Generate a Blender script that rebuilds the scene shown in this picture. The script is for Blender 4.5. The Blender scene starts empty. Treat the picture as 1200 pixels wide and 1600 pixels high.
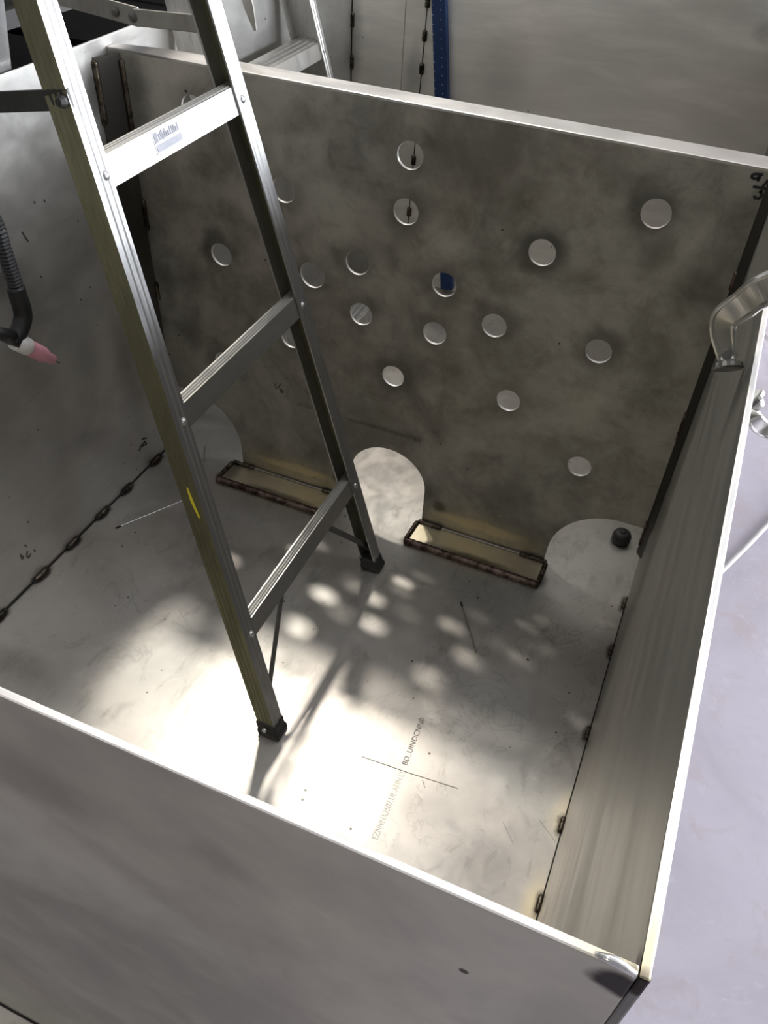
import bpy, bmesh, math, random
from mathutils import Vector, Matrix
random.seed(7)
SC = bpy.context.scene
COL = SC.collection
V = Vector

# ------------------------------------------------------------------ camera
CAM_F = 1318.680789
CAM_P = V((0.96482715, -1.1917388, 1.19681349))
CAM_R = Matrix(((0.919584, -0.29650784, 0.25777582),
                (0.39061325, 0.61937842, -0.68102251),
                (0.04226773, 0.72694805, 0.68539037)))
cd = bpy.data.cameras.new('camera')
cam = bpy.data.objects.new('camera', cd)
COL.objects.link(cam)
cam.matrix_world = Matrix.Translation(CAM_P) @ CAM_R.to_4x4()
cd.sensor_fit = 'HORIZONTAL'
cd.sensor_width = 36.0
cd.lens = CAM_F / 1200 * 36.0
cd.clip_start = 0.02
SC.camera = cam


def on(u, v, ax, val):
    """world point of image position (u, v) on the plane axis = val"""
    d = CAM_R @ V(((u - 600) / CAM_F, -(v - 800) / CAM_F, -1.0))
    t = (val - CAM_P[ax]) / d[ax]
    return CAM_P + d * t


# ------------------------------------------------------------------ sizes
W, D, H, HW = 1.0257, 1.0347, 0.80, 0.840     # inner width, front depth, baffle height, wall height
HL = 0.8137
HE = 2.345                                     # end sheet height; unseen part above the tank sides added to block lamp light
YE = 0.936                                    # inner face of the end wall
T = 0.005
FZ = -0.012                                   # workshop floor

# ------------------------------------------------------------------ node helpers
class NT:
    def __init__(self, name):
        self.m = bpy.data.materials.new(name)
        self.m.use_nodes = True
        self.t = self.m.node_tree
        self.n = self.t.nodes
        self.b = self.n['Principled BSDF']
        self.tc = self.n.new('ShaderNodeTexCoord')

    def link(self, a, b):
        self.t.links.new(a, b)

    def val(self, sock, x):
        if isinstance(x, bpy.types.NodeSocket):
            self.link(x, sock)
        else:
            sock.default_value = x

    def math(self, op, a, b=0.0, c=None, clamp=False):
        n = self.n.new('ShaderNodeMath'); n.operation = op; n.use_clamp = clamp
        self.val(n.inputs[0], a); self.val(n.inputs[1], b)
        if c is not None: self.val(n.inputs[2], c)
        return n.outputs[0]

    def mapping(self, scale=(1, 1, 1), loc=(0, 0, 0)):
        n = self.n.new('ShaderNodeMapping')
        n.inputs['Scale'].default_value = scale
        n.inputs['Location'].default_value = loc
        self.link(self.tc.outputs['Object'], n.inputs['Vector'])
        return n.outputs[0]

    def noise(self, scale, detail=4, rough=.55, vec=None, dist=0.0, out='Fac'):
        n = self.n.new('ShaderNodeTexNoise')
        n.inputs['Scale'].default_value = scale
        n.inputs['Detail'].default_value = detail
        n.inputs['Roughness'].default_value = rough
        n.inputs['Distortion'].default_value = dist
        self.link(vec if vec else self.tc.outputs['Object'], n.inputs['Vector'])
        return n.outputs[out]

    def ramp(self, fac, a, b, lo=0.0, hi=1.0):
        n = self.n.new('ShaderNodeMapRange'); n.interpolation_type = 'SMOOTHSTEP'
        self.val(n.inputs['Value'], fac)
        n.inputs['From Min'].default_value = a; n.inputs['From Max'].default_value = b
        n.inputs['To Min'].default_value = lo; n.inputs['To Max'].default_value = hi
        return n.outputs['Result']

    def mix(self, fac, a, b, mode='MIX'):
        n = self.n.new('ShaderNodeMix'); n.data_type = 'RGBA'; n.blend_type = mode
        self.val(n.inputs['Factor'], fac)
        for s, x in ((n.inputs[6], a), (n.inputs[7], b)):
            if isinstance(x, bpy.types.NodeSocket): self.link(x, s)
            else: s.default_value = (x[0], x[1], x[2], 1)
        return n.outputs[2]

    def specks(self, scale, size, amount):
        """small round dirt specks: 1 inside a speck"""
        v = self.n.new('ShaderNodeTexVoronoi'); v.inputs['Scale'].default_value = scale
        self.link(self.tc.outputs['Object'], v.inputs['Vector'])
        d = self.ramp(v.outputs['Distance'], size * .6, size, 1, 0)
        s = self.n.new('ShaderNodeSeparateColor'); self.link(v.outputs['Color'], s.inputs[0])
        return self.math('MULTIPLY', d, self.math('LESS_THAN', s.outputs[0], amount))

    def warped(self, amt, scale=9.0):
        c = self.noise(scale, 3, .6, out='Color')
        n = self.n.new('ShaderNodeVectorMath'); n.operation = 'SUBTRACT'
        self.link(c, n.inputs[0]); n.inputs[1].default_value = (.5, .5, .5)
        m = self.n.new('ShaderNodeVectorMath'); m.operation = 'MULTIPLY_ADD'
        self.link(n.outputs[0], m.inputs[0]); m.inputs[1].default_value = (amt,) * 3
        self.link(self.tc.outputs['Object'], m.inputs[2])
        return m.outputs[0]

    def blots(self, vec, items):
        """items: (centre xyz, radius xyz, strength, inner) -> max of soft ellipsoid stains"""
        acc = None
        for c, r, s, inner in items:
            a = self.n.new('ShaderNodeVectorMath'); a.operation = 'SUBTRACT'
            self.link(vec, a.inputs[0]); a.inputs[1].default_value = c
            b = self.n.new('ShaderNodeVectorMath'); b.operation = 'DIVIDE'
            self.link(a.outputs[0], b.inputs[0]); b.inputs[1].default_value = r
            l = self.n.new('ShaderNodeVectorMath'); l.operation = 'LENGTH'
            self.link(b.outputs[0], l.inputs[0])
            f = self.ramp(l.outputs['Value'], inner, 1.0, s, 0.0)
            acc = f if acc is None else self.math('MAXIMUM', acc, f)
        return acc

    def bump(self, h, strength, dist=.002):
        n = self.n.new('ShaderNodeBump')
        n.inputs['Strength'].default_value = strength
        n.inputs['Distance'].default_value = dist
        self.link(h, n.inputs['Height'])
        self.link(n.outputs[0], self.b.inputs['Normal'])

    def out(self, col, rough, metal):
        for k, x in (('Base Color', col), ('Roughness', rough), ('Metallic', metal)):
            s = self.b.inputs[k]
            if isinstance(x, bpy.types.NodeSocket): self.link(x, s)
            elif k == 'Base Color': s.default_value = (x[0], x[1], x[2], 1)
            else: s.default_value = x
        return self.m


def plain(name, col, rough=.5, metal=0.0, var=.12, scale=25):
    m = NT(name)
    f = m.noise(scale, 3)
    c = m.mix(m.ramp(f, .3, .7), [x * (1 - var) for x in col], [min(1, x * (1 + var)) for x in col])
    return m.out(c, rough, metal)


def steel(name, base, rough=.4, metal=.8, stretch=(1, 1, 1), blot=.25, dark=(), tint=(), burn=(), seed=0.0,
          grain=(40, 40, 40), specks=.12, bump=.10, scuff=0.0):
    """mill finished stainless sheet: cloudy tone, faint rolling grain, specks, stains with their own outline"""
    m = NT(name)
    v1 = m.mapping(stretch, (seed, seed * .7, seed * 1.3))
    cl = m.noise(4.5, 5, .6, v1, 0.6)
    f2 = m.noise(17, 5, .65, v1, 0.4)
    mixf = m.math('ADD', m.math('MULTIPLY', cl, .65), m.math('MULTIPLY', f2, .35))
    lo = [c * (1 - blot) for c in base]; hi = [c * (1 + blot * .8) for c in base]
    col = m.mix(m.ramp(mixf, .34, .66), lo, hi)
    # faint warm / green drift of the pickled surface
    dr = m.noise(3.1, 2, .5, m.mapping((1, 1, 1), (seed + 4, 2, 9)))
    col = m.mix(m.ramp(dr, .35, .65, 0, .5), col, m.mix(1.0, col, (1.06, .98, .94), 'MULTIPLY'))
    w = m.warped(.045, 16)
    if dark:
        col = m.mix(m.blots(w, dark), col, (.035, .033, .028))
    if tint:
        col = m.mix(m.blots(m.warped(.02, 25), tint), col, (.74, .64, .42))
    if burn:
        col = m.mix(m.blots(m.warped(.012, 40), burn), col, (.02, .012, .008))
    if specks:
        col = m.mix(m.math('MULTIPLY', m.specks(34, .09, specks), .8), col, (.03, .028, .025))
        col = m.mix(m.math('MULTIPLY', m.specks(11, .035, specks * 2.0), .9), col, (.04, .025, .015))
    if scuff:
        # dried water marks: fine contour lines and smears left by wiping
        n1 = m.noise(6.5, 4, .62, m.mapping((1, 1, 1), (seed, 3, 1)), 1.2)
        rg = m.ramp(m.math('ABSOLUTE', m.math('SUBTRACT', n1, .5)), .002, .012, 1, 0)
        where = m.ramp(m.noise(3.3, 2, .5, m.mapping((1, 1, 1), (2, seed, 5))), .50, .62)
        col = m.mix(m.math('MULTIPLY', m.math('MULTIPLY', rg, where), scuff * .28), col, (.10, .095, .08))
        n2 = m.noise(24, 5, .7, m.mapping((1, .45, 1), (seed, 8, 3)), 1.0)
        col = m.mix(m.math('MULTIPLY', m.ramp(n2, .54, .68), scuff * .75), col, m.mix(1.0, col, (.62, .62, .60), 'MULTIPLY'))
        n3 = m.noise(40, 3, .7, m.mapping((1, 1, .3), (seed, 1, 8)), .6)
        col = m.mix(m.math('MULTIPLY', m.ramp(n3, .60, .70), scuff * .6), col, m.mix(1.0, col, (1.25, 1.24, 1.2), 'MULTIPLY'))
    gr = m.noise(1.0, 4, .6, m.mapping(grain))
    ro = m.math('ADD', m.ramp(f2, .3, .7, rough - .05, rough + .07), m.math('MULTIPLY', m.math('SUBTRACT', gr, .5), .12))
    soft = m.noise(3.5, 1, .4, v1)
    m.bump(m.math('ADD', m.math('MULTIPLY', gr, .35), m.math('MULTIPLY', soft, 9.0)), bump, .0012)
    return m.out(col, ro, metal)


# ------------------------------------------------------------------ mesh helpers
class MB:
    def __init__(self):
        self.bm = bmesh.new()

    def box(self, a, b, mat=0):
        x0, y0, z0 = a; x1, y1, z1 = b
        vs = [self.bm.verts.new(p) for p in ((x0, y0, z0), (x1, y0, z0), (x1, y1, z0), (x0, y1, z0),
                                              (x0, y0, z1), (x1, y0, z1), (x1, y1, z1), (x0, y1, z1))]
        for f in ((0, 3, 2, 1), (4, 5, 6, 7), (0, 1, 5, 4), (1, 2, 6, 5), (2, 3, 7, 6), (3, 0, 4, 7)):
            self.bm.faces.new([vs[i] for i in f]).material_index = mat
        return self

    def loft(self, rings, close=True, caps=True, mats=None):
        R = [[self.bm.verts.new(p) for p in r] for r in rings]
        n = len(R[0])
        for a, b in zip(R[:-1], R[1:]):
            for i in range(n if close else n - 1):
                j = (i + 1) % n
                f = self.bm.faces.new((a[i], a[j], b[j], b[i]))
                if mats: f.material_index = mats[i]
        if caps:
            self.bm.faces.new(list(reversed(R[0]))); self.bm.faces.new(R[-1])
        return self

    def tube(self, pts, radii, seg=12, flat=1.0, up=None, caps=True):
        pts = [V(p) for p in pts]
        if not isinstance(radii, (list, tuple)): radii = [radii] * len(pts)
        rings = []; prev = None
        for i, p in enumerate(pts):
            t = (pts[min(i + 1, len(pts) - 1)] - pts[max(i - 1, 0)]).normalized()
            if prev is None:
                u = V(up) if up is not None else (V((0, 0, 1)) if abs(t.z) < .9 else V((1, 0, 0)))
            else: u = prev
            u = (u - t * u.dot(t)).normalized(); prev = u
            s = t.cross(u)
            rings.append([p + (u * math.cos(k * 2 * math.pi / seg) * flat + s * math.sin(k * 2 * math.pi / seg)) * radii[i]
                          for k in range(seg)])
        return self.loft(rings, True, caps)

    def bar(self, p, q, w, h, up=(0, 0, 1)):
        """rectangular bar from p to q, w across, h along up"""
        p, q = V(p), V(q); t = (q - p).normalized(); u = V(up); u = (u - t * u.dot(t)).normalized(); s = t.cross(u)
        r = [[e + s * (a * w / 2) + u * (b * h / 2) for a, b in ((-1, -1), (1, -1), (1, 1), (-1, 1))] for e in (p, q)]
        return self.loft(r)

    def build(self, name, mats, parent=None, bevel=0.0, smooth=False, seg=2):
        bm = self.bm
        off = origin(parent)
        bmesh.ops.recalc_face_normals(bm, faces=bm.faces)
        for v in bm.verts: v.co -= off
        me = bpy.data.meshes.new(name); bm.to_mesh(me); bm.free()
        for m in (mats if isinstance(mats, (list, tuple)) else [mats]): me.materials.append(m)
        if smooth:
            for p in me.polygons: p.use_smooth = True
        o = bpy.data.objects.new(name, me); COL.objects.link(o)
        if parent: o.parent = parent
        if bevel:
            b = o.modifiers.new('bevel', 'BEVEL'); b.width = bevel; b.segments = seg; b.limit_method = 'ANGLE'
            b.angle_limit = math.radians(40)
        return o


def origin(o):
    p = V((0, 0, 0))
    while o is not None:
        p = p + o.location; o = o.parent
    return p


def thing(name, label, cat, loc, group=None):
    o = bpy.data.objects.new(name, None); COL.objects.link(o)
    o.empty_display_size = .05
    o.location = loc; o['label'] = label; o['category'] = cat
    if group: o['group'] = group
    return o


def tag(o, label, cat, group=None):
    o['label'] = label; o['category'] = cat
    if group: o['group'] = group
    return o


def struct(o):
    o['kind'] = 'structure'; return o


def lathe(mb, p, q, prof, seg=20):
    """profile of (t, r) along p->q"""
    p, q = V(p), V(q)
    return mb.tube([p.lerp(q, t) for t, r in prof], [r for t, r in prof], seg)


# ------------------------------------------------------------------ materials
ROOT = V((0.5, -0.05, 0.0))
def L(x, y, z): return (x - ROOT.x, y - ROOT.y, z - ROOT.z)

HOLES = [(.5224, .7262), (.5209, .6401), (.742, .6237), (.8879, .7148), (.4405, .5356), (.5946, .5344),
         (.4499, .4425), (.5862, .4422), (.686, .4841), (.8579, .4852), (.5158, .3341), (.730, .3494),
         (.8744, .2542), (.177, .489), (.1607, .2605), (.1493, .7304), (.3074, .6314), (.357, .4933), (.3112, .3564)]
HR = .0213
dk = []
halo = [.35, .6, .85, .7, .5, .6, .45, .35, .6, .65, .5, .25, .3, .75, .5, .3, .3, .35, .5]
for (hx, hz), s in zip(HOLES, halo):
    ox, oz = random.uniform(-.008, .008), random.uniform(-.004, .012)
    dk.append((L(hx + ox, 0, hz + oz), (.046 + .012 * s, 1, .044 + .012 * s), s * .8, .35))
for x, z, rx, rz, s in ((.09, .32, .05, .07, .35), (.05, .4, .03, .09, .35), (.98, .62, .06, .05, .35), (.70, .56, .05, .03, .25),
                        (.27, .52, .03, .1, .2), (.62, .39, .03, .08, .25), (.9, .66, .04, .06, .4), (.55, .745, .02, .02, .4),
                        (.045, .74, .035, .09, .5)):
    dk.append((L(x, 0, z), (rx, 1, rz), s, .1))
tn = [(L(.30, 0, .040), (.13, 1, .020), .9, .3), (L(.72, 0, .040), (.135, 1, .022), .9, .3), (L(.29, 0, .03), (.16, 1, .055), .35, .3), (L(.72, 0, .03), (.16, 1, .06), .35, .3)]
bn = [(L(.63, 0, .06), (.022, 1, .02), .6, .3), (L(.41, 0, .05), (.02, 1, .02), .6, .3)]
M_baffle = steel('baffle_sheet', (.40, .390, .355), .44, .78, (1, 1, 1), .42, dk, tn, bn, 1.0, (6, 6, 60), .10, .08, .45)
fl_dark = [(L(.62, -.25, 0), (.09, .05, 1), .25, .1), (L(.93, -.63, 0), (.08, .07, 1), .22, .2), (L(.86, -.72, 0), (.06, .04, 1), .25, .2),
           (L(.83, -.58, 0), (.05, .06, 1), .15, .2), (L(.55, -.5, 0), (.03, .05, 1), .2, .1), (L(.1, -.62, 0), (.12, .04, 1), .3, .1)]
fl_tint = [(L(.29, -.045, 0), (.17, .055, 1), .5, .2), (L(.72, -.045, 0), (.17, .06, 1), .55, .2), (L(1.02, -.66, 0), (.03, .08, 1), .7, .2),
           (L(1.02, -.5, 0), (.025, .06, 1), .4, .2)]
fl_burn = [(L(.59, -.06, 0), (.02, .02, 1), .6, .3), (L(.16, -.05, 0), (.02, .02, 1), .7, .3), (L(.86, -.05, 0), (.02, .03, 1), .6, .3)]
for y in (-.068, -.172, -.254, -.347, -.44, -.551):
    fl_burn.append((L(.004, y, 0), (.014, .03, 1), .85, .5))
for y in (-.04, -.16, -.345, -.517, -.643):
    fl_burn.append((L(1.023, y, 0), (.012, .028, 1), .7, .4))
M_floor = steel('floor_plate_sheet', (.47, .457, .425), .335, .76, (1, 1, 1), .12, fl_dark, fl_tint, fl_burn, 5.0, (60, 12, 60), .22, .06, .6)
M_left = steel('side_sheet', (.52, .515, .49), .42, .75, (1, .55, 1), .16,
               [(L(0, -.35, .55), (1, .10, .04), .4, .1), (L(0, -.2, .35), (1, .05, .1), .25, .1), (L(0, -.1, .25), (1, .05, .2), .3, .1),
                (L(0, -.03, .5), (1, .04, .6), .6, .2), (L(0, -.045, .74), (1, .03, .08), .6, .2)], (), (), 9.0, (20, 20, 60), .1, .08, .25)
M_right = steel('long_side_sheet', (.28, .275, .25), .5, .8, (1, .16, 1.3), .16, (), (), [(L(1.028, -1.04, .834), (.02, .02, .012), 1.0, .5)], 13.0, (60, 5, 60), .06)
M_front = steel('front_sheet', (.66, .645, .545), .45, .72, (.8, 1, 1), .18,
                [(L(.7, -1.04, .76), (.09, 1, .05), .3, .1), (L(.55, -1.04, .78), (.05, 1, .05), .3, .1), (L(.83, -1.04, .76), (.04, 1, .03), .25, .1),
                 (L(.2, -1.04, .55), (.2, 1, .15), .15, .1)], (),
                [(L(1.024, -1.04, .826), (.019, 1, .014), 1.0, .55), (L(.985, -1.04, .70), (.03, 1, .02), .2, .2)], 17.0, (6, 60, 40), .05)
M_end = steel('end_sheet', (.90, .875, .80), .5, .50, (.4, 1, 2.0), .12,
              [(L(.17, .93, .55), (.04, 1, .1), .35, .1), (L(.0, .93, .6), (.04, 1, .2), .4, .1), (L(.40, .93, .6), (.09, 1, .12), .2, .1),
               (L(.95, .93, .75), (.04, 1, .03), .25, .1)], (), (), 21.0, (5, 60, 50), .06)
M_rim = steel('ground_edge', (.80, .79, .77), .38, .55, (1, 1, 1), .06, (), [(L(W, -1.035, .84), (.042, .05, 1), .85, .1)], [(L(W, -1.04, .84), (.012, .008, 1), .7, .2)], 3.0, (60, 60, 60), 0)
M_strip = steel('corner_strip_sheet', (.055, .049, .04), .5, .5, (1, 1, .4), .4,  # left strip stained; the right strip's corner shade is put into the colour
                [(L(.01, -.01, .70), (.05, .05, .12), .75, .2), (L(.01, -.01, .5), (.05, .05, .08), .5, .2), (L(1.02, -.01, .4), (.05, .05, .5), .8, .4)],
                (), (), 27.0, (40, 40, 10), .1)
M_flange = steel('rim_flange_sheet', (.62, .61, .59), .40, .72, (.5, 1, 1), .12,
                 [(L(.07, .02, .8), (.08, .1, .05), .65, .2)], (), (), 31.0, (5, 60, 60), 0)
M_plate = steel('foot_plate_sheet', (.60, .55, .42), .36, .8, (1, 1, 1), .2, (),
                [(L(.36, -.03, 0), (.08, .05, 1), .6, .1), (L(.68, -.03, 0), (.12, .05, 1), .6, .1)],
                [(L(.17, -.03, 0), (.03, .06, 1), .6, .2), (L(.73, -.055, 0), (.12, .015, 1), .7, .2), (L(.30, -.055, 0), (.12, .015, 1), .6, .2)],
                35.0, (12, 60, 60), 0)


def weld_mat(name, a, b, rough=.33):
    m = NT(name)
    f = m.noise(60, 4, .6)
    c = m.mix(m.ramp(f, .35, .65), a, b)
    m.bump(m.noise(240, 2), .5, .001)
    return m.out(c, rough, .9)
M_weld = weld_mat('weld_metal', (.045, .028, .024), (.20, .145, .125))
M_weldk = weld_mat('scorched_weld', (.025, .02, .015), (.16, .13, .10), .38)
M_soot = plain('scorch', (.018, .015, .012), .6, .3)
M_ink = plain('black_ink', (.02, .02, .022), .6)
M_inkf = plain('faded_ink', (.10, .095, .085), .6)
M_inkm = plain('worn_ink', (.26, .25, .225), .5, .4)
M_inkff = plain('pale_ink', (.42, .41, .38), .40, .72)


def alu(name, col, dirt, rough=.34, seed=0, metal=.85, amt=.5, stretch=(1, 1, .25)):
    m = NT(name)
    v = m.mapping(stretch, (seed, seed, seed))
    f = m.noise(30, 5, .65, v)
    g = m.noise(7, 4, .6, v)
    c = m.mix(m.ramp(m.math('ADD', m.math('MULTIPLY', f, .5), m.math('MULTIPLY', g, .5)), .40, .66, 0, amt), col, dirt)
    ro = m.ramp(f, .3, .7, rough - .06, rough + .12)
    m.bump(f, .15, .0008)
    return m.out(c, ro, metal)
M_alu = alu('ladder_aluminium', (.50, .50, .50), (.26, .25, .22), .34, 0)
M_web = alu('olive_rail_aluminium', (.235, .225, .145), (.11, .104, .066), .46, 3, .75, .7)  # darker, yellower tone for the web faces than for the flanges
M_rung = alu('rung_aluminium', (.50, .49, .46), (.24, .22, .16), .34, 7, .85, .45, (1, .3, 1))
M_alu2 = alu('second_ladder_aluminium', (.66, .65, .62), (.33, .30, .25), .40, 11, .8, .6)
M_rivet = plain('rivet_metal', (.70, .70, .70), .3, .9)
M_rubber = plain('black_rubber', (.022, .022, .022), .55)
M_label = plain('paper_label', (.34, .345, .365), .5)
M_grey = plain('grey_print', (.12, .12, .135), .5)
M_yellow = plain('yellow_crayon', (.85, .72, .05), .6)
M_brace = alu('brace_steel', (.17, .165, .15), (.07, .065, .055), .45, 15, .6)
M_spread = alu('spreader_steel', (.40, .385, .35), (.20, .18, .15), .45, 19, .7, .6)
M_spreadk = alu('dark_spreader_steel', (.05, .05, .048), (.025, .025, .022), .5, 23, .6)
M_hose = plain('hose_rubber', (.016, .016, .017), .42)
M_white = plain('white_ceramic', (.86, .85, .82), .35)
M_pink = plain('pink_ceramic', (.72, .33, .40), .42, 0, .08, 60)
M_tung = plain('tungsten', (.12, .12, .13), .35, .9)
M_chrome = plain('chrome', (.66, .65, .62), .30, .9, .06, 40)
M_clampk = plain('dark_clamp_steel', (.20, .195, .18), .3, .9)  # darker steel of the clamp pads, pivot pin and nozzle chip
M_rod = plain('filler_rod_metal', (.85, .85, .83), .25, .9)
M_rodk = plain('dull_rod_metal', (.30, .28, .25), .35, .9)
M_blue = plain('blue_paint', (.008, .035, .12), .5)
M_dots = plain('pale_dot', (.45, .5, .6), .5)
M_cable = plain('grey_cable', (.30, .285, .295), .55)
M_black = plain('blackened_steel', (.028, .026, .024), .55, .3)
M_orange = plain('orange_plastic', (.45, .16, .05), .5)

# ------------------------------------------------------------------ workshop shell
def shop_floor():
    m = NT('sealed_concrete')
    a = m.noise(2.2, 6, .6, None, .8); b = m.noise(13, 5, .65, None, 1.0)
    c = m.mix(m.ramp(a, .35, .65), (.215, .192, .218), (.265, .242, .278))
    c = m.mix(m.ramp(b, .50, .72, 0, .6), c, (.215, .175, .18))
    c = m.mix(m.ramp(m.noise(26, 5, .7, None, 1.2), .56, .70, 0, .5), c, (.30, .29, .335))
    c = m.mix(m.blots(m.warped(.05, 20), [((1.075, -.11, FZ), (.02, .05, 1), .6, .3), ((1.12, -.62, FZ), (.09, .05, 1), .35, .1)]), c, (.44, .36, .25))
    c = m.mix(m.math('MULTIPLY', m.specks(16, .05, .22), .8), c, (.12, .1, .1))
    m.bump(b, .08, .002)
    return m.out(c, m.ramp(b, .3, .7, .38, .55), 0.0)

X0, X1, Y0, Y1, ZC = -4.2, 5.2, -4.5, 7.0, 5.0
struct(MB().box((X0, Y0, FZ - .1), (X1, Y1, FZ)).build('floor', shop_floor()))
M_plaster = plain('painted_wall', (.40, .39, .37), .8, 0, .06, 3)
M_wdark = plain('dark_cladding', (.10, .10, .10), .7, 0, .1, 3)
M_ceil = plain('ceiling_sheet', (.36, .36, .36), .7, 0, .05, 3)
struct(MB().box((X0 - .1, Y0, FZ), (X0, Y1, ZC)).build('wall_left', M_wdark))
struct(MB().box((X0, Y0 - .1, FZ), (X1, Y0, ZC)).build('wall_front', M_wdark))
struct(MB().box((X0, Y1, FZ), (X1, Y1 + .1, ZC)).build('wall_back', M_plaster))
DY0, DY1, DZ = -.8, 5.2, 2.2           # the big door opening
b = MB().box((X1, Y0, FZ), (X1 + .1, DY0, ZC)).box((X1, DY1, FZ), (X1 + .1, Y1, ZC)).box((X1, DY0, DZ), (X1 + .1, DY1, ZC))
struct(b.build('wall_right', M_plaster))
struct(MB().box((X0, Y0, ZC), (X1, Y1, ZC + .1)).build('ceiling', M_ceil))

# ------------------------------------------------------------------ the welded tank
tank = thing('steel_tank', 'large open stainless steel tank with a baffle full of round holes', 'tank', ROOT)
bp = MB().box((-.03, -D - .045, -.008), (W + .006, YE + .02, 0)).build('bottom_plate', M_floor, tank)


def sheet(a, b, mats=None, name='tank_wall', m=None):
    mb = MB().box(a, b)
    for f in mb.bm.faces:
        f.normal_update()
        if abs(f.normal.z) > .5: f.material_index = 1
    o = mb.build(name, [m, mats or M_rim], tank, .0012)
    return o
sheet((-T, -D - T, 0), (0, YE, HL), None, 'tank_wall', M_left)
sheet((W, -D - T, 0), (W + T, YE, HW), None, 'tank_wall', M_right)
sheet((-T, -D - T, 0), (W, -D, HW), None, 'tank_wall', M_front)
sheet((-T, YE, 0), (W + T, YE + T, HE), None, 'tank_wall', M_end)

# the baffle sheet: outline with limber openings at the bottom, 19 round holes
def arc(cx, cz, r, a0, a1, n=10):
    return [(cx + r * math.cos(math.radians(a0 + (a1 - a0) * i / n)), cz + r * math.sin(math.radians(a0 + (a1 - a0) * i / n))) for i in range(n + 1)]
out = [(.0, .165)] + arc(.062, .045, .120, 90, 0, 12) + [(.182, 0), (.437, 0)] + arc(.517, .086, .080, 180, 0, 20) + [(.597, 0), (.853, 0)] \
    + arc(.975, .040, .120, 180, 90, 12) + [(W - .001, .160), (W - .001, H - .002), (0.001, H - .002), (0.001, .165)]
cu = bpy.data.curves.new('baffle_outline', 'CURVE'); cu.dimensions = '2D'; cu.fill_mode = 'BOTH'; cu.extrude = .0022; cu.bevel_depth = .0005; cu.bevel_resolution = 1
def poly(pts):
    s = cu.splines.new('POLY'); s.points.add(len(pts) - 1); s.use_cyclic_u = True
    for q, (x, z) in zip(s.points, pts): q.co = (x - ROOT.x, z - ROOT.z, 0, 1)
poly(out[:-1])
for i, (hx, hz) in enumerate(HOLES):
    poly(arc(hx, hz, HR * (1.12 if i == 17 else 1), 0, 360 - 9, 39))
tmp = bpy.data.objects.new('tmp', cu); COL.objects.link(tmp)
me = bpy.data.meshes.new_from_object(tmp.evaluated_get(bpy.context.evaluated_depsgraph_get()))
bpy.data.objects.remove(tmp)
me.transform(Matrix.Translation((0, .0027 - ROOT.y, 0)) @ Matrix.Rotation(math.pi / 2, 4, 'X'))
# bright filed edges of the cut holes
me.materials.clear(); me.materials.append(M_baffle); me.materials.append(M_rim)
me.update()
for p in me.polygons:
    if abs(p.normal.y) < .6: p.material_index = 1
baffle = bpy.data.objects.new('baffle', me); COL.objects.link(baffle); baffle.parent = tank
baffle['label'] = 'upright baffle sheet with nineteen round holes and three bottom openings'
mb = MB().loft([[(x, -.0006, H - .004), (x, -.0006, H - .0008), (x, .001, H), (x, .043 - d, H), (x, .0445 - d, H - .002), (x, .0445 - d, H - .012), (x, .041 - d, H - .012), (x, .041 - d, H - .004)]
                for x, d in ((.002, .022), (.10, .005), (W - .001, 0))])
mb.build('rim_flange', M_flange, baffle)

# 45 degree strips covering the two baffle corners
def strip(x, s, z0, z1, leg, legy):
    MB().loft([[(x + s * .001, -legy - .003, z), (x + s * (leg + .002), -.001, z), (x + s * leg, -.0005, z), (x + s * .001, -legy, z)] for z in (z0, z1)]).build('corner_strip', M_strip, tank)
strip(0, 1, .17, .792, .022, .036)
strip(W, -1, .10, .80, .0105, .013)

def bead(p, q, r=.004, mat=None, parent=None, ripple=True, flat=1.0, name='weld_bead'):
    p, q = V(p), V(q); n = max(5, int((q - p).length / (r * .55)))
    pts, rr = [], []
    for i in range(n + 1):
        t = i / n
        e = min(1, math.sqrt(max(0, 1 - max(0, (abs(t - .5) - .5 + 1.2 * r / (q - p).length) / (1.2 * r / (q - p).length)) ** 2)) + .12)
        pts.append(p.lerp(q, t)); rr.append(r * e * (1 + (.10 if i % 2 else -.06) * ripple + random.uniform(-.05, .05)))
    return MB().tube(pts, rr, 10, flat).build(name, mat or M_weld, parent or tank, smooth=True)

# stitch welds: left floor seam, right floor seam
def halo_patch(p, q, w, n, parent=None):
    """a scorched rim around a stitch weld, thin deposit of soot"""
    p, q = V(p), V(q); c = (p + q) / 2; a = (q - p) / 2; n = V(n).normalized(); s = a.normalized().cross(n) * w
    pts = [c + a * math.cos(k * math.tau / 20) * 1.15 + s * math.sin(k * math.tau / 20) for k in range(20)]
    MB().loft([[x - n * .0004 for x in pts], [x + n * .0008 for x in pts]]).build('scorch_mark', M_soot, parent or tank)
for y in (-.068, -.172, -.254, -.347, -.44, -.551):
    l = random.uniform(.014, .017)
    bead((.004, y - l, .004), (.004, y + l, .004), .0046, M_weldk)
    halo_patch((.0035, y - l * 1.15, .0035), (.0035, y + l * 1.15, .0035), .0095, (1, 0, 1))
MB().bar((.001, -D, .001), (.001, -.02, .001), .003, .003).build('seam_line', M_soot, tank)
for y in (-.04, -.16, -.345, -.517, -.643):
    bead((W - .003, y - .013, .003), (W - .003, y + .013, .003), .0042, M_weldk)
MB().bar((W - .001, -D, .001), (W - .001, -.02, .001), .002, .002).build('seam_line', M_soot, tank)
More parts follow.
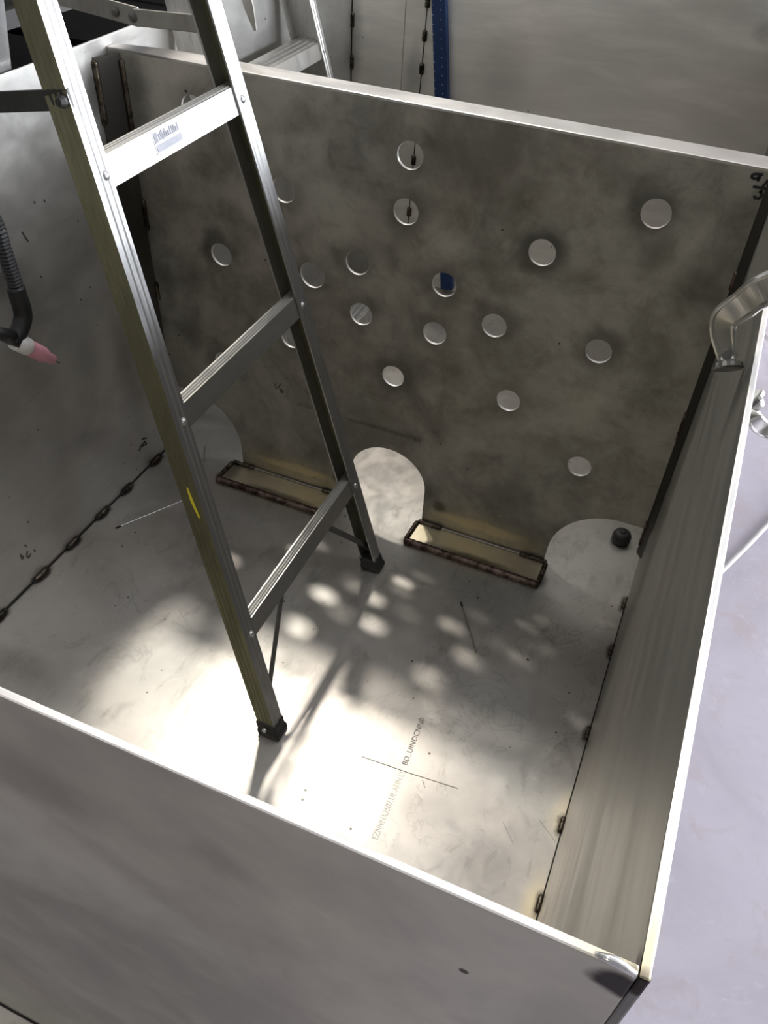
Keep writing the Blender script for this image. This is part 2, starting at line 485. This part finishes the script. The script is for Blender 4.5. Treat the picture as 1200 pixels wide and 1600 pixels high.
# stitches beside the left corner strip
for z0, z1 in ((.69, .79), (.585, .64), (.50, .54), (.40, .43), (.30, .33)):
    bead((.002, -.038, z0), (.002, -.038, z1), .0055 if z0 > .68 else .0045, M_weldk)
for z0, z1 in ((.66, .785), (.50, .56), (.36, .40)):
    bead((.026, -.001, z0), (.026, -.001, z1), .0042, M_weldk)
for z0, z1 in ((.63, .66), (.36, .42), (.12, .18)):
    bead((W - .0115, -.001, z0), (W - .0115, -.001, z1), .003, M_weld)
# end wall: seam and its stitches, the left rear corner
MB().bar((.177, YE - .0005, .02), (.198, YE - .0005, HW), .0022, .001, (0, 1, 0)).build('seam_line', M_soot, tank)
MB().bar((.135, YE - .0003, .02), (.141, YE - .0003, HW), .0010, .0006, (0, 1, 0)).build('seam_line', M_inkf, tank)
for z in (.715, .643, .57, .46, .347, .206, .10):
    x = .177 + .021 * z / HW
    bead((x, YE - .001, z - .014), (x, YE - .001, z + .014), .0062, M_weldk)
for z in (.652, .558, .45, .35):
    bead((.002, YE - .002, z - .018), (.002, YE - .002, z + .018), .0055, M_weldk)
MB().bar((.001, YE - .001, .0), (.001, YE - .001, HL), .002, .002, (0, 1, 0)).build('seam_line', M_soot, tank)

# foot plates welded round the baffle's two standing feet
for x0, x1 in ((.157, .428), (.588, .860)):
    MB().box((x0, -.062, 0), (x1, -.001, .005)).build('foot_plate', M_plate, tank, .001)
    bead((x0 - .005, -.065, .004), (x1 + .003, -.067, .004), .0078, M_weld)
    bead((x0 - .001, -.062, .005), (x0 + .002, -.004, .006), .0050, M_weldk)
    bead((x1, -.062, .005), (x1, -.004, .006), .0048, M_weldk)
    bead((x0 + .002, -.004, .007), (x0 + .055, -.004, .007), .0050, M_weldk)
    bead((x1 - .055, -.004, .007), (x1 + .002, -.004, .007), .0050, M_weldk)
    bead((x0 + .05, -.003, .006), (x1 - .05, -.003, .006), .0030, M_rodk, ripple=False)
# burnt corner weld and toe welds on the outside of the front wall
bead((.99, -D - T - .002, .700), (W + .001, -D - T - .002, .700), .006, M_weldk)
for i in range(8):
    x = .03 + i * .03
    bead((x, -D - T - .002, .001), (x + .006, -D - T - .012, .001), .002, M_weldk)
MB().bar((0, -D - T - .001, .001), (W, -D - T - .001, .001), .003, .003).build('seam_line', M_soot, tank)
MB().tube([(1.008, -D - .003, HW - .001), (1.016, -D - .003, HW + .0005), (W - .001, -D - .004, HW - .001)], [.0015, .0022, .0015], 10).build('weld_bead', M_rod, tank, smooth=True)

# printing and pen marks on the sheets
def text(body, p, q, height, normal, mat, parent, name='printed_text', shear=0, thick=0.0):
    p, q, n = V(p), V(q), V(normal)
    c = bpy.data.curves.new('t', 'FONT'); c.body = body; c.size = 1.0; c.fill_mode = 'FRONT'; c.space_character = 1.05
    o = bpy.data.objects.new('t', c); COL.objects.link(o)
    m = bpy.data.meshes.new_from_object(o.evaluated_get(bpy.context.evaluated_depsgraph_get()))
    bpy.data.objects.remove(o)
    xs = [v.co.x for v in m.vertices]; w = max(xs) - min(xs); x0 = min(xs)
    ex = (q - p); ey = n.cross(ex).normalized()
    off = origin(parent)
    for v in m.vertices:
        v.co = p + ex * ((v.co.x - x0) / w) + ey * (v.co.y / .7 * height) + n * (.0005 + v.co.z) - off
    m.materials.append(mat)
    o = bpy.data.objects.new(name, m); COL.objects.link(o); o.parent = parent
    return o


def pen(strokes, mat, parent, n, w=.0018, name='pen_mark'):
    n = V(n)
    for s in strokes:
        mb = MB()
        for a, b in zip(s[:-1], s[1:]):
            a, b = V(a) + n * .0004, V(b) + n * .0004
            if (b - a).length > 1e-5: mb.bar(a, b, w, .0006, n)
        mb.build(name, mat, parent)
BN = (0, -1, 0)
text('GN3 HOTW.2KGHM3N', (.320, -.0005, .2085), (.405, -.0005, .2065), .0075, BN, M_inkf, baffle)
text('ML:HAPPGA2580X2*G NM*RDEIDL*V3BDE', (.432, -.0005, .2060), (.580, -.0005, .2045), .0080, BN, M_inkf, baffle)
z7 = lambda pts: [on(1050 + x / 7.27, 200 + y / 7.27, 1, -.0005) for x, y in pts]
pen([z7([(1040, 530), (1000, 526), (930, 522), (900, 545), (915, 572), (950, 578), (990, 560), (1004, 530)]), z7([(1004, 530), (990, 570), (972, 606)]),
     z7([(1092, 590), (1060, 630), (1030, 664)]), z7([(918, 664), (960, 672), (1020, 682), (1080, 694)]),
     z7([(1035, 716), (992, 720), (1012, 735), (1018, 765), (1000, 798), (965, 803), (938, 796), (936, 770)]),
     z7([(1085, 810), (1055, 848), (1045, 895), (1066, 945)])], M_ink, baffle, BN, .0034)
z1 = lambda pts: [on(400 + x / 15, 560 + y / 15, 1, -.0005) for x, y in pts]
pen([z1([(425, 580), (485, 710), (548, 640), (575, 800)]), z1([(548, 640), (590, 590)]), z1([(575, 725), (640, 760), (620, 815), (590, 740)])], M_inkf, baffle, BN, .0016)
lw = lambda pts: [on(x, y, 0, .0003) for x, y in pts]
pen([lw([(32, 866), (35, 874), (37, 868)]), lw([(43, 861), (42, 868), (45, 872), (48, 865)]), lw([(53, 859), (55, 862)]), lw([(39, 852), (41, 854)])], M_inkf, tank, (1, 0, 0), .0026)
pen([lw([(217, 705), (221, 696), (226, 690), (229, 694), (222, 697)]), lw([(222, 686), (229, 684)])], M_ink, tank, (1, 0, 0), .0028)
pen([lw([(34, 362), (39, 370), (44, 377)]), lw([(68, 312), (71, 316)])], M_ink, tank, (1, 0, 0), .0016)
pen([[on(x, y, 2, 0) for x, y in ((565, 1182), (640, 1208), (715, 1232))], [on(x, y, 2, 0) for x, y in ((660, 1219), (664, 1231))]], M_inkm, bp, (0, 0, 1), .0008, 'scribe_line')
for sc in (((786, 1284), (802, 1318)), ((843, 1280), (868, 1316))): pen([[on(x, y, 2, 0) for x, y in sc]], M_inkff, bp, (0, 0, 1), .0010, 'scratch')
text('EZNNHX2507.UE AEIN,O', on(590, 1312, 2, 0), on(633, 1208, 2, 0), .010, (0, 0, 1), M_inkff, bp)
text('BD..UINDCNN0', on(636, 1196, 2, 0), on(664, 1124, 2, 0), .009, (0, 0, 1), M_inkm, bp)

# ------------------------------------------------------------------ ladders
def rail_mesh(mb, base, u, tdir, back, z0, z1, web, fl, th=.0028, grooves=True):
    """channel rail; web outside at base, flanges run along tdir, back is the depth direction"""
    base, u, t, bk = V(base), V(u), V(tdir), V(back)
    pr = []; ms = []
    n = 3 if grooves else 0
    pr.append((0, 0)); ms.append(0)
    for i in range(n):
        c = web * (i + 1) / (n + 1)
        for db, dc in ((-.0022, 0), (-.0012, .0007), (.0012, .0007), (.0022, 0)):
            pr.append((c + db, dc)); ms.append(0)
    pr += [(web, 0), (web, fl), (web - th, fl), (web - th, th), (th, th), (th, fl), (0, fl)]
    ms += [1, 1, 1, 0, 1, 1]
    for c0 in (.78, .42):       # two ribs along the front face
        for dc, db in ((.003, 0), (.001, -.0013), (-.001, -.0013), (-.003, 0)):
            pr.append((db, fl * c0 + dc)); ms.append(1)
    ms += [1] * (len(pr) - len(ms))
    mb.loft([[base + u * z + bk * b + t * c for b, c in pr] for z in (z0, z1)], mats=ms)
    return mb


def ladder(root, F1, F2, a, s, web, fl, treads, tface, tdepth, ztop, mats, brace=True, sp_z=None, apex_gap=.02, rear_treads=(), straight=False):
    """A-frame step ladder. F1, F2: outer front corners of the front rails on the ground; leans towards -x"""
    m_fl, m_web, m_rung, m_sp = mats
    F1, F2 = V(F1), V(F2)
    bk = V((-1, 0, 0)); ty = V((0, 1, 0)); nrm = V((1, 0, a)).normalized()
    u1, u2 = V((-a, s, 1)), V((-a, -s, 1))
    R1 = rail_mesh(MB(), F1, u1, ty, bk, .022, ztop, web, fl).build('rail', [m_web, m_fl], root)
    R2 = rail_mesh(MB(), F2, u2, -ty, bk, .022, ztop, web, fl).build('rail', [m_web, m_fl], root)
    rungs = []
    for z in treads:
        e = u1 * 1.0; zb, zt = z - tface / 2, z + tface / 2
        rings = []
        for F, u, sg in ((F1, u1, 1), (F2, u2, -1)):
            i = V((0, sg * .0032, 0)); fb = bk * .0034
            pt, pb = F + u * zt + i + fb, F + u * zb + i + fb
            k = tdepth / 4
            ring = [pb, pt]
            for q in range(3):     # anti-slip ridges
                x = k * (q + .5)
                ring += [pt + bk * x, pt + bk * (x + .0015) + V((0, 0, .0016)), pt + bk * (x + k * .5) + V((0, 0, .0016)), pt + bk * (x + k * .5 + .0015)]
            ring += [pt + bk * tdepth, pt + bk * tdepth - V((0, 0, .012)), pt + bk * (tdepth - .003) - V((0, 0, .012)), pt + bk * (tdepth - .003) - V((0, 0, .003)),
                     pt + bk * .004 - V((0, 0, .003)), pb + bk * .004]
            rings.append(ring)
        rg = MB().loft(rings).build('rung', m_rung, root, .0006, seg=1)
        rungs.append(rg)
        for F, u, sg in ((F1, u1, 1), (F2, u2, -1)):
            c = F + u * z + V((0, sg * fl * .62, 0)) + nrm * .0
            lathe(MB(), c - nrm * .002, c + nrm * .004, ((0, .0052), (.55, .0052), (.85, .0038), (1, .001)), 14).build('rivet', M_rivet, R1 if sg > 0 else R2, smooth=True)
    for F, u, sg in ((F1, u1, 1), (F2, u2, -1)):
        mb = MB()
        f = lambda z, b, c: F + u * z + bk * b + V((0, sg * c, 0))
        mb.loft([[f(z, -.0025 - e, -.0025 - e), f(z, web + .0025 + e, -.0025 - e), f(z, web + .0025 + e, fl + .0015 + e), f(z, -.0025 - e, fl + .0015 + e)] for z, e in ((0, .0015), (.010, .0015), (.014, 0), (.030, 0))])
        sh = mb.build('rubber_foot', M_rubber, root, .003)
        c = f(.022, web * .5, -.005)
        lathe(MB(), c, c + V((0, -sg * .004, 0)), ((0, .004), (.8, .004), (1, .002)), 10).build('bolt', M_rivet, sh)
        if brace:
            zr = treads[0] - tface * .42
            G = F1 if sg < 0 else F2; ug = u1 if sg < 0 else u2
            A = (F + u * zr).lerp(G + ug * zr, .30) + bk * .008
            B = f(.045, web * .45, .006)
            MB().bar(A, B, .010, .003, ty.cross(B - A)).build('brace', M_brace, root)
    if straight: return None
    # rear section
    xa = F1.x - a * ztop - web - apex_gap
    fx = xa - a * (ztop - FZ)
    G1, G2 = V((fx, F1.y, FZ)), V((fx, F2.y, FZ))
    w1, w2 = V((a, s, 1)), V((a, -s, 1))
    for G, w, sg in ((G1, w1, 1), (G2, w2, -1)):
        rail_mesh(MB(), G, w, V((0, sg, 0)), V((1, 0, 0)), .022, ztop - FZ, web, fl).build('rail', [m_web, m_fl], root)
        f = lambda z, b, c: G + w * z + V((1, 0, 0)) * b + V((0, sg * c, 0))
        MB().loft([[f(z, -.006, -.006), f(z, web + .007, -.006), f(z, web + .007, fl + .005), f(z, -.006, fl + .005)] for z in (0, .034)]).build('rubber_foot', M_rubber, root, .003)
    for z in rear_treads:
        MB().bar(G1 + w1 * z + V((.012, .003, 0)), G2 + w2 * z + V((.012, -.003, 0)), .018, .028).build('rung', m_rung, root)
    # top cap
    yc = (F1.y + F2.y) / 2; hw = (F2.y - F1.y) / 2 - s * ztop
    MB().box((xa - web - .02, yc - hw - .015, ztop - .03), (F1.x - a * ztop + .02, yc + hw + .015, ztop + .02)).build('top_cap', m_fl, root, .004)
    return xa


LF1 = V((.5692, -.5653, 0)); LF2 = V((.5707, -.1395, 0))
lad = thing('stepladder', 'aluminium stepladder standing inside the tank astride its side wall', 'stepladder', V((.45, -.355, 0)))
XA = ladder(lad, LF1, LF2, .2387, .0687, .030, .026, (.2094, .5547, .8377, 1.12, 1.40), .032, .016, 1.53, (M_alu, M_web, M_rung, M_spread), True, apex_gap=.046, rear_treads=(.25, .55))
# spreaders: on the far side a pale hinged pair, on the near side a dark pair
def rearx(z, w=.030): return XA - .2387 * (1.53 - z) + w
A, B, C = V((.336, -.2, .913)), V((.214, -.2, .9065)), V((rearx(.93) - .02, -.2, .925))
s1 = MB().bar(A, B, .003, .020).bar(B + V((.004, .003, 0)), C, .003, .023).build('spreader', M_spread, lad, .001)
for p in (A + V((-.004, 0, 0)), B + V((-.002, 0, 0)), B + V((-.03, .002, .002))):
    lathe(MB(), p + V((0, .006, 0)), p + V((0, -.005, 0)), ((0, .006), (.8, .006), (1, .003)), 12).build('hinge_pin', M_brace, s1)
A, B, C = V((.352, -.500, .912)), V((.150, -.505, .875)), V((rearx(.86) - .02, -.505, .86))
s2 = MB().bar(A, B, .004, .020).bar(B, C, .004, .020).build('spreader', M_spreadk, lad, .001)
s2['label'] = 'dark spreader bar on the near side of the ladder'
lathe(MB(), A + V((-.008, .004, -.002)), A + V((-.008, -.010, -.002)), ((0, .0065), (.7, .0065), (1, .004)), 14).build('hinge_pin', M_spreadk, s2)
# sticker on the rung above the rim and the crayon streak on the rail
lrung = [o for o in lad.children if o.name.startswith('rung')][2]
nrm = V((1, 0, .2387)).normalized(); un = V((-.2387, 0, 1)).normalized()
pc = on(297, 200, 1, -.372); zc = pc.z
cx = LF1.x - .2387 * .8377 - .0034 + .0004
def st(y, h, d=0.0): return V((cx, y, .8377)) + un * h + nrm * d
def quad(mb, y0, y1, h0, h1, d): mb.loft([[st(y0, h0, e), st(y1, h0, e), st(y1, h1, e), st(y0, h1, e)] for e in (0, d)]); return mb
ys = pc.y - .026
lab = quad(MB(), ys, ys + .052, -.010, .013, .0006).build('sticker', M_label, lrung)
pr = quad(MB(), ys + .002, ys + .008, .002, .012, .0011)
for i in range(11):
    y = ys + .010 + i * .0037; quad(pr, y, y + random.uniform(.0016, .003), .003, random.uniform(.008, .0125), .001)
quad(pr, ys + .0165, ys + .0185, .002, .012, .0011)
pr.build('sticker_print', M_ink if False else M_grey, lab)
quad(MB(), ys + .002, ys + .0505, -.008, -.001, .001).build('sticker_print', plain('pale_grey_print', (.20, .20, .225), .5), lab)
r1 = [o for o in lad.children if o.name.startswith('rail')][0]
def webpt(z, b): return LF1 + V((-.2387, .0687, 1)) * z + V((-b, -.0006, 0))
MB().loft([[webpt(.4660, .0125), webpt(.4660, .0150), webpt(.4660, .0150) + V((0, .001, 0)), webpt(.4660, .0125) + V((0, .001, 0))],
           [webpt(.445, .0105), webpt(.445, .0155), webpt(.445, .0155) + V((0, .001, 0)), webpt(.445, .0105) + V((0, .001, 0))],
           [webpt(.4215, .0085), webpt(.4215, .0115), webpt(.4215, .0115) + V((0, .001, 0)), webpt(.4215, .0085) + V((0, .001, 0))]]).build('yellow_mark', M_yellow, r1)

la2 = thing('stepladder', 'weathered aluminium ladder behind the baffle leaning on the side wall rim', 'stepladder', V((.25, .298, 0)))
ladder(la2, (.2765, .115, 0), (.2765, .628, 0), .2526, .0687, .068, .026, (.11, .40, .6967 - .015, .98, 1.27), .030, .056, 1.5, (M_alu2, M_alu2, M_alu2, M_spread), False, straight=True)
p0, p1 = on(377, -30, 1, .24), on(398, 48, 1, .24)
mb = MB(); dd = (p1 - p0); sd = dd.cross(V((0, 1, 0))).normalized()
mb.loft([[p0 + sd * w + V((0, y, 0)) for w, y in ((-.010, 0), (.010, 0), (.010, .004), (-.010, .004))], [p0 + dd * .55 + sd * w + V((0, y, 0)) for w, y in ((-.009, 0), (.009, 0), (.009, .004), (-.009, .004))],
         [p1 + sd * w + V((0, y, 0)) for w, y in ((-.002, 0), (.003, 0), (.003, .004), (-.002, .004))]])
p2 = V((.2765 - .2526 * .98 - .03, .24, .985))
mb.bar(p0 + V((0, .002, 0)), p2, .018, .004, (0, 1, 0))
mb.build('tie_strap', M_spread, la2)

# ------------------------------------------------------------------ TIG torch hung over the side wall
tor = thing('welding_torch', 'black welding torch with pink nozzle hanging by its ribbed hose at the side wall', 'welding torch', V((.1, -.41, .45)))
X = .10
ax = lambda pts: [on(u, v, 0, X) for u, v in pts]
pts = [V((-.10, -.42, .30)), V((-.11, -.42, .60)), V((-.08, -.42, .82)), V((-.01, -.43, .878)), V((.05, -.44, .85)), V((.085, -.425, .78))] + ax([(-12, 340), (4, 385), (16, 422), (26, 452)])
def smoothpath(pts, n=6):
    o = []
    for i in range(len(pts) - 1):
        p0, p1, p2, p3 = pts[max(i - 1, 0)], pts[i], pts[i + 1], pts[min(i + 2, len(pts) - 1)]
        for k in range(n):
            t = k / n
            o.append(.5 * ((2 * p1) + (p2 - p0) * t + (2 * p0 - 5 * p1 + 4 * p2 - p3) * t * t + (3 * p1 - p0 - 3 * p2 + p3) * t ** 3))
    return o + [pts[-1]]
path = smoothpath(pts, 40)
# resample evenly and rib it
res = [path[0]]; acc = 0
for a, b in zip(path[:-1], path[1:]):
    acc += (b - a).length
    if acc >= .0022: res.append(b); acc = 0
hz = MB().tube(res, [(.0112 if i % 2 else .0094) for i in range(len(res))], 14).build('hose', M_hose, tor)
hd = smoothpath(ax([(24, 448), (29, 465), (34, 480), (36, 496), (32, 512), (25, 526), (17, 536)]), 5)
MB().tube(hd, [.0125] * 6 + [.0128 - .00001 * i for i in range(len(hd) - 6)], 16).build('torch_head', M_hose, tor, smooth=True)
bc = ax([(24, 528), (6, 523), (-14, 517)]); MB().tube(bc, [.0115, .010, .008], 14).build('back_cap', M_hose, tor, smooth=True)
n0, n1 = ax([(23, 532), (96, 569)])
ln = (n1 - n0)
lathe(MB(), n0, n0 + ln * .26, ((0, .0120), (.05, .0135), (.9, .0132), (1, .0120)), 24).build('collar', M_white, tor, smooth=True)
cup = lathe(MB(), n0 + ln * .23, n0 + ln * .80, ((0, .0116), (.05, .0122), (.58, .0120), (.72, .0096), (.76, .0082), (.98, .0080), (1.0, .0070), (.999, .0050)), 24).build('nozzle', M_pink, tor, smooth=True)
cup['label'] = 'pink ceramic nozzle'
dp = n0.lerp(n1, .44) + V((.010, -.0045, .0045))
MB().tube([n0 + ln * .76, n0 + ln * .93, n0 + ln * .99], [.0014, .0013, .0004], 8).build('electrode', M_tung, tor)
MB().tube([dp - ln * .03, dp + ln * .03], [.0014, .0010], 8).build('chip', M_clampk, cup)

# ------------------------------------------------------------------ locking clamp over the right wall rim
clp = thing('locking_clamp', 'chrome C-shaped locking clamp gripping the rim of the right side wall', 'clamp', V((1.03, -.42, .84)))
def chan(pts, w0, w1, th, name, taper=1.0):
    """pressed arm: web with raised round edges"""
    pp = smoothpath(pts, 14); mb = MB(); rings = []; e1 = []; e2 = []
    for i, p in enumerate(pp):
        t = (pp[min(i + 1, len(pp) - 1)] - pp[max(i - 1, 0)]).normalized()
        view = -(CLN - t * CLN.dot(t)).normalized(); s = t.cross(view)
        k = min(1, i / (len(pp) - 1) * taper); w = w0 + (w1 - w0) * k
        rings.append([p + s * (-w / 2) - view * th, p + s * (w / 2) - view * th, p + s * (w / 2), p - s * (w / 2)])
        e1.append(p + s * (w / 2) - view * th * .3); e2.append(p - s * (w / 2) - view * th * .3)
    mb.loft(rings); mb.tube(e1, th * .42, 8); mb.tube(e2, th * .42, 8)
    return mb.build(name, M_chrome, clp, smooth=False)
PB = on(1137, 571, 0, 1.012); d0 = (PB - CAM_P).length
def at(u, v, d):
    r = CAM_R @ V(((u - 600) / CAM_F, -(v - 800) / CAM_F, -1.0))
    return CAM_P + r.normalized() * d
i0, i1, i2, i3, i4, i5 = at(1137, 560, d0 - .001), at(1133, 540, d0 - .006), at(1129, 516, d0 - .014), at(1134, 497, d0 - .024), at(1160, 477, d0 - .055), at(1204, 449, d0 - .115)
CLN = (i2 - CAM_P).normalized()
chan([i0, i1, i2, i3, i4, i5, V((1.065, -.57, .945)), V((1.115, -.55, .93)), V((1.155, -.50, .87)), V((1.165, -.47, .80))], .0115, .0185, .0065, 'jaw_arm', 3.0)
o0, o1, o2, o3 = on(1172, 638, 0, 1.050), on(1179, 655, 0, 1.056), on(1190, 668, 0, 1.066), on(1207, 674, 0, 1.082)
chan([o0, o1, o2, o3, V((1.125, -.50, .745)), V((1.165, -.47, .75))], .0105, .0135, .005, 'jaw_arm', 2.0)
MB().bar(V((1.165, -.47, .70)), V((1.165, -.47, .86)), .03, .014, (1, 0, 0)).build('body', M_chrome, clp, .003)
MB().bar(V((1.165, -.46, .74)), on(1186, 516, 0, 1.17), .012, .008, (1, 0, 0)).build('lever', M_chrome, clp, .003)
def swivel(c, n):
    c = V(c); n = V(n).normalized()
    pad = lathe(MB(), c - n * .003, c + n * .0035, ((0, .007), (.2, .0122), (.8, .013), (1, .0115)), 24).build('swivel_pad', M_clampk, clp, .0)
    lathe(MB(), c - n * .010, c - n * .002, ((0, .005), (.6, .007), (1, .007)), 14).build('ball_joint', M_chrome, pad, smooth=True)
swivel(on(1137, 571, 0, 1.012), (.30, -.62, -.70))
swivel(on(1177, 625, 0, 1.049), (-.85, .1, .5))
MB().tube([i0.lerp(i1, .25) + CLN * .004, i0.lerp(i1, .25) - CLN * .004], [.0042, .0042], 14).build('pivot_pin', M_clampk, clp)

# ------------------------------------------------------------------ loose things
def rod(name, p, q, r, label, cat, mat, tip=True):
    p, q = V(p), V(q); p.z = q.z = r + .0003
    t = thing(name, label, cat, (p + q) / 2)
    MB().tube([p, q], r, 8).build('shaft', mat, t)
    if tip:
        d = (p - q).normalized()
        MB().tube([p + d * .010, p + d * .004, p - d * .003], [r * 1.1, r * 1.7, r * .9], 8).build('burnt_tip', M_soot, t)
    return t
rod('filler_rod', on(188, 823, 2, 0), on(300, 777, 2, 0), .0011, 'bright thin filler rod with a burnt tip on the tank floor by the left seam', 'rod', M_rod)
rod('filler_rod', on(722, 948, 2, 0), on(744, 1020, 2, 0), .0013, 'dull thin rod lying on the open tank floor before the right foot plate', 'rod', M_rodk)
rod('filler_rod', on(320, 699, 2, 0), on(319, 722, 2, 0), .0018, 'short dark rod stub on the tank floor in the left bottom opening', 'rod', M_rodk, False)
kp = on(973, 833, 2, .022)
pl = thing('rubber_stopper', 'round black stopper on the tank floor behind the right bottom opening', 'stopper', (kp.x, kp.y, 0))
lathe(MB(), (kp.x, kp.y, 0.0003), (kp.x, kp.y, .026), ((0, .017), (.15, .019), (.6, .019), (.85, .016), (1, .010)), 24).build('stopper_body', M_rubber, pl, smooth=True)
lathe(MB(), (kp.x, kp.y, .0255), (kp.x, kp.y, .0285), ((0, .007), (.7, .006), (1, .004)), 16).build('stopper_knob', M_black, pl, smooth=True)

# blue straight edge leaning on the end wall
bar = thing('straightedge', 'dark blue straightedge with pale dots leaning upright on the end wall', 'straightedge', V((.17, .9, 0)))
q0, q1 = on(686, 0, 1, YE - .012), on(690, 150, 1, YE - .012)
d = (q0 - q1).normalized(); f0 = q1 - d * (q1.z / d.z) + V((0, 0, .012)); f1 = f0 + d * 1.25
MB().bar(f0, f1, .034, .018, (0, 1, 0)).build('blade', M_blue, bar, .001)
mb = MB()
for i in range(46):
    for k, off in ((0, -.0145), (1, .005)):
        c = f0 + d * (.15 + i * .02 + k * .01) + d.cross(V((0, 1, 0))).normalized() * off * -1 + V((0, -.0091, 0))
        mb.box(c - V((.0010, .0004, .0010)), c + V((.0010, .0002, .0010)))
mb.build('dot_scale', M_dots, bar)

# grey cable on the workshop floor
c0 = on(1122, 898, 2, FZ + .006); c1 = on(1202, 817, 2, FZ + .006); dirc = (c1 - c0)
cb = MB().tube([c0 - dirc * .3, c0 - dirc * .05, c0 + dirc * .6 + V((.001, 0, 0)), c1, c1 + dirc * .9], .0052, 10, .7).build('floor_cable', M_cable, None, smooth=True)
tag(cb, 'pale grey cable lying on the workshop floor beside the tank', 'cable')

# dark storage rack outside the left wall
rk = thing('storage_rack', 'dark storage rack in shadow beyond the left side wall', 'rack', V((-.95, 1.2, FZ)))
for x in (-1.48, -.78):
    for y in (.35, 2.3):
        MB().box((x - .025, y - .025, FZ), (x + .025, y + .025, 1.5)).build('post', M_black, rk)
for z in (.12, .6, 1.1):
    MB().box((-1.50, .33, z), (-.76, 2.32, z + .04)).build('shelf', M_black, rk)
MB().box((-1.51, .33, FZ), (-1.495, 2.32, 1.5)).build('back_panel', M_black, rk)
for i, (y, h, m, l) in enumerate(((.5, .3, M_black, 'black bin on the rack shelf nearest the torch'), (1.0, .3, M_black, 'black bin in the middle of the rack shelf'), (1.55, .28, M_black, 'black bin at the far end of the rack shelf'))):
    t = thing('storage_bin', l, 'bin', (-1.1, y + .2, .16), 'bins on the dark rack')
    MB().box((-1.4, y, .16), (-.82, y + .42, .165)).box((-1.4, y, .165), (-1.39, y + .42, .16 + h)).box((-.83, y, .165), (-.82, y + .42, .16 + h)) \
        .box((-1.39, y, .165), (-.83, y + .01, .16 + h)).box((-1.39, y + .41, .165), (-.83, y + .42, .16 + h)).build('bin_body', m, t)
    MB().box((-1.415, y - .012, .16 + h), (-.805, y + .432, .175 + h)).build('lid', m, t)

# ------------------------------------------------------------------ light
def area(name, loc, tgt, sx, sy, power, col, shape='RECTANGLE', spread=180):
    l = bpy.data.lights.new(name, 'AREA'); l.shape = shape; l.size = sx
    if shape in ('RECTANGLE', 'ELLIPSE'): l.size_y = sy
    l.energy = power; l.color = col; l.spread = math.radians(spread)
    o = bpy.data.objects.new(name, l); COL.objects.link(o); o.location = loc
    o.rotation_euler = (V(tgt) - V(loc)).to_track_quat('-Z', 'Y').to_euler()
    return o
area('high_bay_lamp', (-.64, 1.80, 3.9), (.4, -.4, 0), .21, .21, 54, (1, .94, .85), 'DISK')
area('high_bay_lamp', (-.95, 1.48, 3.9), (.4, -.4, 0), .21, .21, 28, (1, .94, .85), 'DISK')
area('door_daylight', (X1 + .05, (DY0 + DY1) / 2, DZ / 2), (0, .5, DZ / 2), DY1 - DY0, DZ, 1300, (.89, .93, 1.0))
area('window_daylight', (-1.7, Y0 + .05, 2.5), (.5, 0, .5), 1.2, 1.0, 18, (1, .98, .92))
area('ceiling_fill', (3.0, .6, 4.8), (3.0, .6, 0), 1.2, .3, 40, (.97, .97, 1))  # both ceiling lights are added fill, with no fixture behind them
area('ceiling_fill', (-2.2, -1.6, 4.8), (-2.2, -1.6, 0), 1.2, .3, 12, (1, .97, .92))

w = bpy.data.worlds.new('world'); SC.world = w; w.use_nodes = True
w.node_tree.nodes['Background'].inputs[0].default_value = (.75, .82, .9, 1)
w.node_tree.nodes['Background'].inputs[1].default_value = .6
SC.view_settings.view_transform = 'Standard'
SC.view_settings.look = 'None'
SC.view_settings.gamma = 1
SC.view_settings.use_curve_mapping = False
SC.view_settings.exposure = 0.3
